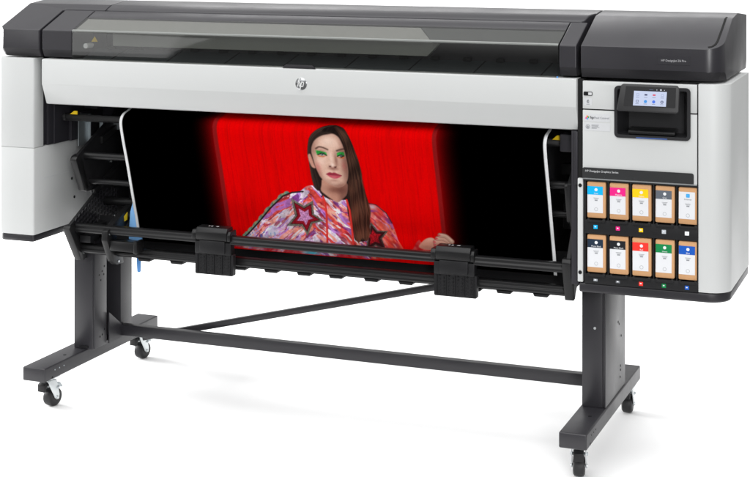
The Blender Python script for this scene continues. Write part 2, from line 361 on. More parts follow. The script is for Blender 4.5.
# tilted display
dz = Vector((0, .030, .078)).normalized(); dn = Vector((0, -.078, .030)).normalized()   # up along the face, outwards
O = Vector((0, -.062, 1.107))
def D(x, u, h=0): return Vector((x, 0, 0)) + O + dz*u + dn*h
b = MB()
outl = [(.945, .004), (.951, 0), (1.124, -.001), (1.131, .004), (1.1295, .074), (1.123, .0855), (.959, .0855), (.952, .0785)]
k = len(outl)
b.add([D(x, u, 0) for x, u in outl] + [D(x*.93+1.04*.07, u*.8+.012, -.042) for x, u in outl], [tuple(range(k)), tuple(range(2*k-1, k-1, -1))] + [(i, i+k, (i+1) % k+k, (i+1) % k) for i in range(k)])
dsp = b.build('touch_screen', M['scr'], tw, bevel=.004, seg=3, ang=20)
b = MB(); q = [(.966, .016), (1.1205, .016), (1.1185, .077), (.969, .077)]
b.add([D(x, u, .0006) for x, u in q] + [D(x, u, -.002) for x, u in q], [(0, 1, 2, 3), (7, 6, 5, 4), (0, 4, 5, 1), (1, 5, 6, 2), (2, 6, 7, 3), (3, 7, 4, 0)])
b.build('display_glass', M['glassblack'], dsp)
def quadD(bm_, x0, x1, u0, u1, h): bm_.add([D(x0, u0, h), D(x1, u0, h), D(x1, u1, h), D(x0, u1, h)], [(0, 1, 2, 3)])
def discD(bm_, x, u, r, h, n=14): bm_.add([D(x + r*math.cos(2*math.pi*i/n), u + r*math.sin(2*math.pi*i/n), h) for i in range(n)], [tuple(range(n))])
def lit(nm, r, g, b_, e=.86): return mat(nm, (.02, .02, .02), .3, .3, emit=srgb(r, g, b_), es=e)
LC = [lit('lit_screen', 208, 219, 248), lit('lit_white', 235, 238, 250), lit('lit_navy', 45, 55, 105), lit('lit_cyan', 20, 150, 240), lit('lit_azure', 40, 110, 240), lit('lit_red', 225, 70, 100), lit('lit_slate', 105, 115, 150), lit('lit_pale', 170, 182, 220)]
b = MB(); quadD(b.use(0), .9945, 1.0925, .0185, .0635, .0012)
for i, (col, sh_) in enumerate(((7, 'q'), (2, 'h'), (5, 'h'), (7, 'q'), (6, 'r'), (3, 'd'), (4, 'd'), (6, 'd'))):
    x = 1.0065 + (i % 4)*.0245; u = .052 if i < 4 else .0318
    b.use(col)
    if sh_ == 'd': discD(b, x, u, .0048, .0016)
    elif sh_ == 'h': quadD(b, x-.0042, x+.0042, u-.0022, u+.0028, .0016)
    else: quadD(b, x-.0042, x+.0042, u-.0034, u+.0040, .0016); b.use(0); quadD(b, x-.0028, x+.0028, u-.0018, u+.0022, .0019)
    if i == 7: b.use(0); discD(b, x, u, .0018, .0019)
    b.use(6); quadD(b, x-.005, x+.005, u-.0082, u-.0070, .0016)
b.use(1); discD(b, 1.0745, .0686, .0024, .0016); quadD(b, 1.0615, 1.0635, .0672, .0695, .0016); quadD(b, 1.084, 1.086, .0672, .0690, .0016); b.use(6); quadD(b, 1.040, 1.052, .0677, .0686, .0016)
b.build('display', LC, dsp)

# tower cap
b = MB(); b.prism(plan(.8225, 1.2495, 0, .50, .055, 12), 'z', 1.1965, 1.5)
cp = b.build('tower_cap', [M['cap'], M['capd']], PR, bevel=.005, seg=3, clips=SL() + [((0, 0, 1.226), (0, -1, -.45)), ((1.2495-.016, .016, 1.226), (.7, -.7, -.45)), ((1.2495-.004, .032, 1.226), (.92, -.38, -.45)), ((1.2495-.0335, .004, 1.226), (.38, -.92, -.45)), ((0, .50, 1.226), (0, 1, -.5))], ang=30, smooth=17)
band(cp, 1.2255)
def topz(y): return 1.293 + .412*y if y < .195 else 1.3735 + (y-.195)*.10
b = MB()
pth = [(1.205, .012), (1.216, .016), (1.2235, .03), (1.2265, .05), (1.228, .12), (1.2285, .19), (1.229, .215)]
for (x0, y0), (x1, y1) in zip(pth[:-1], pth[1:]): b.bar((x0, y0, topz(y0)+.0006), (x1, y1, topz(y1)+.0006), .006, .002, up=(0, -.38, .92))
b.build('cap_seam', M['seam'], cp)
b = MB(); b.prism(rrect(1.057, 1.153, 1.2445, 1.2685, .0015), 'y', -.0012, .001); b.use(1).text('HP DesignJet Z6 Pro', .0088, 1.105, -.0016, 1.2535, align='CENTER', bold=.0001)
b.build('nameplate', [M['cap'], M['txtn']], cp)

# ------------------------------------------------------------------ ink bay
b = MB(); b.box(.8335, 1.1773, .032, .05, .572, .888)
for i in range(6): 
    x = .8335 if i == 0 else (1.1741 if i == 5 else .842 + .0692*i - .0058)
    b.box(x, x + (.0045 if i == 0 else .0032), -.002, .032, .572, .888)
b.box(.8335, 1.1773, -.0022, .032, .7235, .7655); b.box(.8335, 1.1773, -.0022, .032, .572, .6015); b.box(.8335, 1.1773, -.0024, .032, .8830, .8882)
ib = b.build('ink_bay', M['bay'], PR, bevel=.0012)
cols = [('cyan', (0, 174, 230)), ('magenta', (230, 30, 130)), ('yellow', (250, 200, 10)), ('grey', (92, 98, 108)), ('white', (240, 242, 245)),
        ('navy', (28, 44, 62)), ('black', (22, 24, 30)), ('red', (232, 52, 42)), ('green', (10, 128, 70)), ('blue', (18, 84, 180))]
names = ['Cyan', 'Magenta', 'Yellow', 'Gray', 'Enhancer', 'Photo Black', 'Matte Black', 'Red', 'Green', 'Blue']
for r_ in range(2):
    for c_ in range(5):
        i = r_*5 + c_; x0 = .842 + .0692*c_; zb = (.771, .606)[r_]
        b = MB(); b.prism([(x0+.001, zb-.003), (x0+.006, zb-.0005), (x0+.010, zb-.0065), (x0+.046, zb-.0065), (x0+.050, zb-.0005), (x0+.0565, zb-.003), (x0+.0565, zb-.012), (x0+.001, zb-.012)], 'y', -.006, .030)
        b.build('cartridge_holder', M['bay'], ib, bevel=.0012)
        zs = (.745, .584)[r_]; xs = (.869, .9375, 1.0075, 1.0765, 1.145)[c_]
        mc = {3: srgb(185, 190, 195), 4: srgb(235, 238, 240), 5: srgb(150, 155, 160), 6: srgb(110, 113, 118)}.get(i) or srgb(*cols[i][1])
        hh = .0058 if i not in (5, 6) else .0035
        b = MB(); b.box(xs-.0062, xs+.0062, -.0034, -.0021, zs-hh, zs+hh); b.use(1).box(xs-.003, xs+.002, -.0038, -.0034, zs-.001, zs+.0025)
        b.build('ink_marker', [mat('marker_'+cols[i][0], mc, .5, .3), M['lab']], ib)
        # the cartridge itself rests in the bay: a thing of its own
        zt = zb + (.110 if r_ == 0 else .1145)
        ct = empty('ink_cartridge', (x0+.0285, .015, zb))
        band = {'white': 'an all white label and small blue square', 'navy': 'a dark navy label band', 'black': 'a pure black label band'}.get(cols[i][0], 'a %s label band' % cols[i][0])
        tag(ct, 'kraft ink cartridge with %s, in the %s row' % (band, ('upper', 'lower')[r_]), 'ink cartridge', 'ink cartridges in the tower bay')
        ct.rotation_euler = (0, random.uniform(-.007, .007), random.uniform(-.006, .006))
        b = MB(); b.prism(rrect(x0, x0+.0575, zb, zt, .0042, 4), 'y', .0015, .031); b.build('carton', M['kraft'], ct, bevel=.0022, seg=2, ang=60)
        lx0, lx1 = x0+.0012, x0+.0490; lz1 = zt-.0135; lz0 = zb+.0160; hz = lz1-.0255
        hm = cmat('label_'+cols[i][0], *cols[i][1])
        b = MB().use(0); b.box(lx0, lx1, .0006, .0013, lz0, lz1)
        if i != 4: b.use(1).box(lx0, lx1, .0003, .0010, hz, lz1)
        mx = (lx0+lx1)/2+.003
        if i == 4: b.use(4).prism(rrect(mx-.0055, mx+.0055, hz+.009, hz+.020, .002), 'y', .0002, .0007); b.use(3).text(names[i], .0062, mx, .0004, hz+.0015, align='CENTER')
        else:
            b.use(2).prism([(mx + .0048*math.cos(a*math.pi/8), hz+.0155 + .0048*math.sin(a*math.pi/8)) for a in range(16)], 'y', 0, .0004)
            b.text(names[i], .0062, mx, .00015, hz+.0022, align='CENTER')
        b.use(3); b.box(mx-.0085, mx+.0085, .0003, .0007, hz-.0105, hz-.0092); b.box(mx-.0065, mx+.0065, .0003, .0007, hz-.0135, hz-.0124); b.box(mx-.0045, mx+.0045, .0003, .0007, hz-.0185, hz-.0150)
        b.ring((mx, lz0+.011), .0046, .0054, .0003, .0007, 20)
        b.build('label_sheet', [M['lab'], hm, M['txtw'], M['txtg'], cmat('label_blue_square', 70, 165, 225)], ct)

# ------------------------------------------------------------------ media path below the cover
b = MB(); b.prism([(.108, .990), (.128, .9885), (.136, .981), (.128, .968), (.112, .964), (.104, .973)], 'x', -1.072, .770)
ro = b.build('deflector_bar', M['rod'], PR, bevel=.002, ang=20)
MB().cyl((-1.085, .118, .977), (-1.072, .118, .977), .014, 18).build('end_knob', M['black'], ro, bevel=.002)
for x, wd in ((-1.033, .03), (.722, .03)):
    b = MB(); b.prism([(x-wd/2, .9895), (x+wd/2, .9895), (x+wd/2, 1.002), (x+.002, 1.002)] if x < 0 else [(x-wd/2, .988), (x+wd/2, .988), (x+.008, 1.002), (x, 1.002)], 'y', .0995, .1015); b.build('warning_label', M['yellow'], ro)
b = MB(); b.box(.737, .788, .075, .13, .955, 1.01); b.build('bar_housing', M['inner'], ro, bevel=.004)
# galvanised brackets behind the bar
b = MB(); b.prism([(-1.118, .97), (-1.098, .875), (-1.086, .868), (-1.064, .872), (-1.064, .97)], 'y', .262, .265); b.box(-1.078, -1.075, .20, .262, .862, .97)
gb = b.build('metal_bracket', M['galv'], PR)
b = MB(); b.prism([(-1.05, .96), (-1.0, .96), (-.96, .93), (-.96, .915), (-1.03, .905), (-1.05, .88)], 'y', .30, .303)
gb2 = b.build('metal_bracket', M['galv'], PR)
dots('bracket_hole', [((x, .2605, z), (x, .266, z), .0042) for x, z in ((-1.080, .950), (-1.082, .925), (-1.079, .905), (-1.083, .886))], M['blackm'], gb)
dots('bracket_hole', [((x, .2985, z), (x, .304, z), .0042) for x, z in ((-1.03, .935), (-1.0, .945), (-.985, .925))], M['blackm'], gb2)
# side plates
LP = [(.058, .852), (.305, .968), (.36, 1.00), (.415, 1.00), (.415, .545), (.20, .500), (.145, .480), (.083, .484), (.071, .497), (.000, .601), (.004, .613), (.168, .697), (.150, .716), (.118, .716), (.106, .726), (.048, .836)]
b = MB(); b.prism(LP, 'x', -1.002, -.990); lpl = b.build('side_plate', M['black'], PR, bevel=.0015)
b = MB(); b.prism([(.040, .839), (.050, .850), (.075, .856), (.125, .732), (.112, .718), (.098, .722)], 'x', -1.012, -.986); b.build('plate_edge', M['rod'], lpl, bevel=.003)
b = MB(); b.prism([(-.006, .605), (.003, .616), (.030, .615), (.104, .490), (.090, .478), (.072, .484)], 'x', -1.012, -.984); b.build('plate_edge', M['rod'], lpl, bevel=.003)
for y, z in ((.045, .590), (.088, .507)): MB().cyl((-.9845, y, z), (-.9815, y, z), .0034, 12).build('screw', M['zinc'], lpl)
# honeycomb moulding on the plate
b = MB(); s_ = .0195
for i in range(-2, 16):
    for j in range(-2, 9):
        y = .05 + i*s_*1.03; z = .575 + j*s_*.9 + (s_*.45 if i % 2 else 0)
        if z > .612 + (y-.004)*.50 or y < .03 or y > .33 or z > .70 or z < .60 - (y-.02)*.25: continue
        cc = [(y + s_*.52*math.cos(k*math.pi/3), z + s_*.52*math.sin(k*math.pi/3)) for k in range(6)]
        ci = [(y + s_*.41*math.cos(k*math.pi/3), z + s_*.41*math.sin(k*math.pi/3)) for k in range(6)]
        b.add([(-.9895, p[0], p[1]) for p in cc] + [(-.9870, p[0], p[1]) for p in cc] + [(-.9870, p[0], p[1]) for p in ci] + [(-.9895, p[0], p[1]) for p in ci],
              [(k, (k+1) % 6, 6+(k+1) % 6, 6+k) for k in range(6)] + [(6+k, 6+(k+1) % 6, 12+(k+1) % 6, 12+k) for k in range(6)] + [(12+k, 12+(k+1) % 6, 18+(k+1) % 6, 18+k) for k in range(6)])
b.build('honeycomb_moulding', M['steel'], lpl)
RP = [(.10, .975), (.10, .88), (-.010, .800), (-.012, .775), (.06, .70), (.004, .652), (.000, .632), (.050, .505), (.062, .500), (.085, .506), (.115, .530), (.125, .560), (.41, .56), (.41, .975)]
b = MB(); b.prism([(.04, .86), (.052, .868), (.10, .90), (.10, 1.02), (.41, 1.02), (.41, .56), (.125, .56), (.115, .530), (.085, .502), (.070, .503), (.026, .612), (.030, .628), (.09, .71), (.075, .735)], 'x', .769, .783)
rpl = b.build('side_plate', M['black'], PR, bevel=.0015)
b = MB(); b.prism([(.018, .622), (.027, .634), (.047, .634), (.087, .515), (.080, .500), (.060, .498)], 'x', .757, .786); b.build('plate_edge', M['rod'], rpl, bevel=.003)
b = MB(); b.prism([(.05, .852), (.058, .862), (.078, .862), (.105, .745), (.10, .730), (.085, .735)], 'x', .757, .786); b.build('plate_edge', M['rod'], rpl, bevel=.003)
b = MB(); b.box(.788, .812, .02, .40, .56, 1.03); b.box(.800, .811, .006, .02, .868, 1.03); b.build('inner_panel', M['inner'], PR, bevel=.002)
for q in ((.70, .752, .24, .27, .858, .892), (.70, .752, .22, .27, .80, .828), (.755, .766, .20, .26, .72, .95), (.70, .76, .26, .30, .68, .76)): MB().box(*q).build('roll_support', M['scr'], PR, bevel=.003)
b = MB(); b.prism(rrect(.62, .76, .55, .80, .06), 'y', .36, .37); b.build('back_sheet', M['blackm'], PR)
# rods
def rod(y, z, x0, x1, h=.029, d=.026):
    q = MB(); q.prism([(y-d/2, z-h/2), (y-d/2-.004, z-h/2+.004), (y-d/2-.004, z-.003), (y-d/2, z+.001), (y-d/2, z+h/2-.004), (y-d/2+.006, z+h/2), (y+d/2, z+h/2), (y+d/2, z-h/2)], 'x', x0, x1)
    return q.build('guide_rod', M['rod'], PR, bevel=.0018, ang=20)
rod(.045, .6035, -.986, .758); rod(.082, .5255, -.986, .760)
MB().cyl((-.99, .105, .847), (.755, .105, .847), .0125, 20).build('guide_rod', M['rod'], PR)
MB().cyl((-.99, .140, .750), (.755, .140, .750), .0105, 20).build('guide_rod', M['rod'], PR)
b = MB(); b.prism([(.196, .620), (.199, .620), (.186, .505), (.183, .505)], 'x', -.985, .757); bf = b.build('bin_floor', M['blackm'], PR)
b = MB(); b.box(-.985, .757, .085, .40, .5045, .5115); b.build('bin_base', M['blackm'], PR, bevel=.002)
for xc in (-.738, -.612, -.492, -.372, -.255, -.135, -.02, .105, .225, .345, .455, .555, .675):
    b = MB(); b.prism([(xc-.026, .506), (xc-.021, .4965), (xc+.021, .4965), (xc+.026, .506)], 'y', .08, .16); b.build('bin_foot', M['black'], bf, bevel=.0015)
# bent arm on the left with its block
b = MB(); b.prism([(.178, .668), (.078, .630), (.018, .604), (.016, .570), (.058, .492), (.082, .476), (.130, .474), (.110, .524), (.080, .570), (.082, .588), (.139, .600), (.186, .625)], 'x', -.870, -.846)
arm = b.build('swing_arm', M['rod'], PR, bevel=.003)
b = MB(); b.box(-.846, -.752, .030, .075, .534, .570); b.box(-.752, -.736, .026, .079, .530, .574); b.build('arm_block', M['rod'], arm, bevel=.005)
MB().cyl((-.8462, .032, .592), (-.8440, .032, .592), .0042, 12).build('screw', M['zinc'], arm)
MB().cyl((-.8462, .092, .486), (-.8440, .092, .486), .0042, 12).build('screw', M['zinc'], arm)
b = MB(); b.prism([(.128, .636), (.152, .648), (.150, .622), (.132, .618)], 'x', -.8462, -.8450); b.build('warning_label', M['yellow'], arm)
b = MB(); b.box(-.984, -.940, .06, .12, .548, .574); b.box(-.984, -.955, .10, .20, .560, .60); b.build('hinge_block', M['black'], lpl, bevel=.003)
b = MB(); b.prism([(.10, .50), (.25, .52), (.25, .56), (.13, .545)], 'x', -.982, -.972); b.build('hinge_arm', M['rod'], lpl, bevel=.002)
for y, z in ((.12, .567), (.14, .532), (.22, .54), (.30, .60), (.20, .84), (.28, .80)): MB().cyl((-.9895, y, z), (-.970 if z < .57 else -.986, y, z), .0035, 10).build('screw', M['zinc'], lpl)
b = MB(); b.prism([(.16, .70), (.36, .79), (.36, .81), (.15, .72)], 'x', -.9895, -.978); b.build('plate_rib', M['rod'], lpl, bevel=.002)
b = MB(); b.prism([(.20, .90), (.38, .955), (.38, .935), (.20, .875)], 'x', -.9895, -.976); b.build('plate_rib', M['rod'], lpl, bevel=.002)
MB().cyl((-.99, .24, .665), (-.86, .24, .665), .016, 18).build('roller_hub', M['rod'], PR, bevel=.002)
# blue lever and its tail below the bin
b = MB(); b.add([], []); 
prof_ = [(-.852, .553), (-.850, .600), (-.846, .650), (-.836, .685), (-.815, .690), (-.800, .60), (-.800, .545)]
b.prism([(x+.012, z) for x, z in prof_], 'y', .150, .158); lv = b.build('blue_lever', mat('pale_blue_plastic', (.22, .48, .86), .45, .4), PR, bevel=.002)
b = MB(); b.box(-.826, -.796, .168, .176, .488, .50); b.prism([(-.820, .492), (-.803, .492), (-.805, .436), (-.811, .433), (-.817, .436)], 'y', .168, .176); b.build('lever_tail', M['blue'], lv, bevel=.002)
# the two sliding clips
def clip_part(xc):
    x0, x1 = xc-.058, xc+.058
    q = MB(); q.prism([(.022, .602), (.020, .628), (.030, .6435), (.068, .6445), (.074, .632), (.074, .602)], 'x', x0, x1)
    q.prism([(.024, .600), (.022, .622), (.030, .634), (.072, .634), (.074, .600)], 'x', x0-.017, x0); q.prism([(.024, .600), (.022, .622), (.030, .634), (.072, .634), (.074, .600)], 'x', x1, x1+.012)
    g = q.build('media_clip', M['rod'], PR, bevel=.003, seg=2)
    q = MB(); q.box(xc-.065, xc+.070, .028, .06, .553, .602); q.box(xc-.045, xc+.05, .022, .03, .558, .600); q.build('clip_body', M['black'], g, bevel=.003)
    q = MB(); q.prism(rrect(xc-.066, xc+.076, .484, .556, .005, 4), 'y', .034, .054)
    for k in range(5): q.box(xc-.058+k*.0305, xc-.0555+k*.0305, .031, .034, .488, .552)
    for k in range(8):
        for j in range(6):
            xx = xc-.0475 + k*.0152 + (.0 if k % 2 else .002); zz = .4945 + j*.0108 + (.004 if k % 2 else 0)
            if zz > .551: continue
            q.add([(xx-.0042, .034, zz), (xx, .034, zz-.0046), (xx+.0042, .034, zz), (xx, .034, zz+.0046), (xx, .0300, zz)], [(0, 1, 4), (1, 2, 4), (2, 3, 4), (3, 0, 4)])
    q.build('grip_pad', M['bay'], g, bevel=0)
    q = MB()
    for dx, wd in ((-.020, .005), (-.010, .006), (.008, .003), (.012, .006)):
        q.add([(xc+dx, .040, .6452), (xc+dx+wd, .040, .6452), (xc+dx+wd+.001, .047, .6456), (xc+dx+.001, .047, .6456)], [(0, 1, 2, 3)])
    q.build('printed_mark', M['slotgrey'], g)
clip_part(-.449); clip_part(.404)

# ------------------------------------------------------------------ the stand
ST = empty('printer_stand', (-.1, .24, 0))
tag(ST, 'dark grey steel stand with two legs, two long feet, a crossbar and four swivel casters', 'stand')
for x0, x1 in ((-1.080, -.991), (.791, .876)):
    b = MB(); b.box(x0, x1, -.146, .630, .111, .158); ft = b.build('foot', M['steel'], ST, bevel=.0045, seg=3)
    xr = x1 + .0002
    dots('bolt_head', [((xr-.001, -.085+k*.028, .140), (xr+.0008, -.085+k*.028, .140), .0022) for k in range(3)], M['galv'] if x0 < 0 else M['black'], ft)
    dots('bolt_hole', [(((x0+x1)/2+.01, .03, .157), ((x0+x1)/2+.01, .03, .1588), .006), ((xr-.001, -.10, .118), (xr+.0006, -.10, .118), .004)], M['blackm'], ft)
def leg(x0, x1, open_side):
    q = MB()
    if open_side:      # channel seen from its open side
        q.prism([(x0, .12), (x1-.006, .12), (x1-.006, .126), (x1, .126), (x1, .206), (x0+.012, .206), (x0+.012, .303), (x1, .303), (x1, .384), (x0, .384)], 'z', .1585, .546)
    else:
        q.prism([(x0, .12), (x1-.010, .12), (x1-.010, .124), (x1-.006, .124), (x1-.006, .12), (x1, .12), (x1, .405), (x0, .405)], 'z', .1585, .5425)
    return q.build('leg', M['steel'], ST, bevel=.0022, seg=2)
l1 = leg(-1.044, -.962, True); l2 = leg(.797, .872, False)
MB().cyl((.838, .121, .405), (.838, .1185, .405), .0042, 12).build('screw', M['zinc'], l2)
dots('bolt_hole', [((.8718, y, z), (.8726, y, z), .004) for y, z in ((.30, .385), (.315, .375), (.345, .33), (.335, .235), (.335, .222), (.33, .20))], M['blackm'], l2)
dots('bolt_hole', [((-.9622, y, z), (-.9614, y, z), .0036) for y, z in ((.155, .415), (.175, .425), (.185, .412), (.165, .395), (.19, .44), (.19, .215), (.16, .195), (.176, .199))], M['blackm'], l1)
b = MB(); b.box(-1.02, -.985, .116, .1198, .164, .170); b.build('slot', M['blackm'], l1)
b = MB(); b.box(-.961, .7965, .296, .326, .166, .206)
cb = b.build('crossbar', M['steel'], ST, bevel=.003)
b = MB(); b.prism([(.212, .270), (.300, .207), (.300, .160), (.212, .160)], 'x', -.9600, -.955); b.build('gusset', M['steel'], cb)
b = MB(); b.bar((-.90, .36, .150), (.50, .36, .497), .022, .022); b.build('brace', M['steel'], ST, bevel=.002)

# casters: one built with parts, the others copied
def caster():
    e = empty('caster', (0, 0, 0)); e.parent = ST
    q = MB(); q.box(-.030, .030, -.026, .026, .1045, .1105); q.cyl((0, 0, .1045), (0, 0, .094), .019, 18)
    for s in (-1, 1): q.prism([(-.020, .096), (.020, .096), (.034, .040), (.032, .028), (.022, .024), (.012, .032)], 'x', s*.0195-.0012, s*.0195+.0012)
    q.box(-.0195, .0195, -.018, .018, .0935, .0965)
    q.cyl((-.0235, .024, .031), (.0235, .024, .031), .0055, 12)
    q.build('fork', M['zinc'], e, bevel=.0008)
    q = MB(); n = 28; prof = [(-.0165, .018), (-.0160, .025), (-.0125, .0298), (-.006, .0312), (.006, .0312), (.0125, .0298), (.0160, .025), (.0165, .018), (.0165, .004), (-.0165, .004)]
    k = len(prof)
    vs = [(x, .024 + r*math.cos(2*math.pi*i/n), .0312 + r*math.sin(2*math.pi*i/n)) for i in range(n) for x, r in prof]
    q.add(vs, [(i*k+j, i*k+(j+1) % k, ((i+1) % n)*k+(j+1) % k, ((i+1) % n)*k+j) for i in range(n) for j in range(k)])
    q.build('wheel', M['rubber'], e)
    q = MB(); q.prism([(-.012, .096), (-.030, .085), (-.030, .06), (-.024, .06), (-.016, .078), (.004, .084)], 'x', -.014, .014); q.build('wheel_guard', M['black'], e, bevel=.002)
    q = MB(); q.prism([(.020, .088), (.050, .074), (.060, .060), (.055, .056), (.040, .066), (.018, .074)], 'x', -.011, .011); q.cyl((-.024, .026, .066), (.024, .026, .066), .005, 10); q.build('brake_lever', M['galv'], e, bevel=.002)
    return e
def place_caster(src, x, y, rz, first=False):
    e = src if first else src.copy()
    if not first:
        COL.objects.link(e); e.parent = ST
        for ch in list(src.children):
            c = ch.copy(); COL.objects.link(c); c.parent = e
    e.scale = (1.1, 1.1, 1.0)
    e.location = Vector((x, y, 0)) - org(ST); e.rotation_euler = (0, 0, math.radians(rz))
c0 = caster()
place_caster(c0, -1.036, -.062, -8, True)
place_caster(c0, .834, -.072, 12); place_caster(c0, -1.040, .565, -8); place_caster(c0, .838, .585, 4)

# ------------------------------------------------------------------ the printed sheet
PP = [(.19,1.045),(.13,1.033),(.083,1.017),(.05,1.008),(.033,.993),(.030,.97),(.045,.916),(.066,.855),(.085,.797),(.10,.748),(.125,.67),(.141,.62),(.158,.556),(.178,.48)]
def dense(P, n=12):
    P = [np.array(p) for p in P]; out = []
    for i in range(len(P)-1):
        p0, p1, p2, p3 = P[max(i-1, 0)], P[i], P[i+1], P[min(i+2, len(P)-1)]
        for k in range(n):
            t = k/n; out.append(.5*((2*p1)+(p2-p0)*t+(2*p0-5*p1+4*p2-p3)*t*t+(3*p1-p0-3*p2+p3)*t**3))
    out.append(P[-1]); return np.array(out)
DP = dense(PP); LP_ = np.concatenate([[0], np.cumsum(np.hypot(*np.diff(DP, axis=0).T))])
XL, XR, SB = -.806, .707, .632
nx, ns = 841, 352
gx = np.linspace(XL, XR, nx); gs = np.linspace(0, SB, ns)
GX, GS = np.meshgrid(gx, gs)
GY = np.interp(GS, LP_, DP[:, 0]); GZ = np.interp(GS, LP_, DP[:, 1])
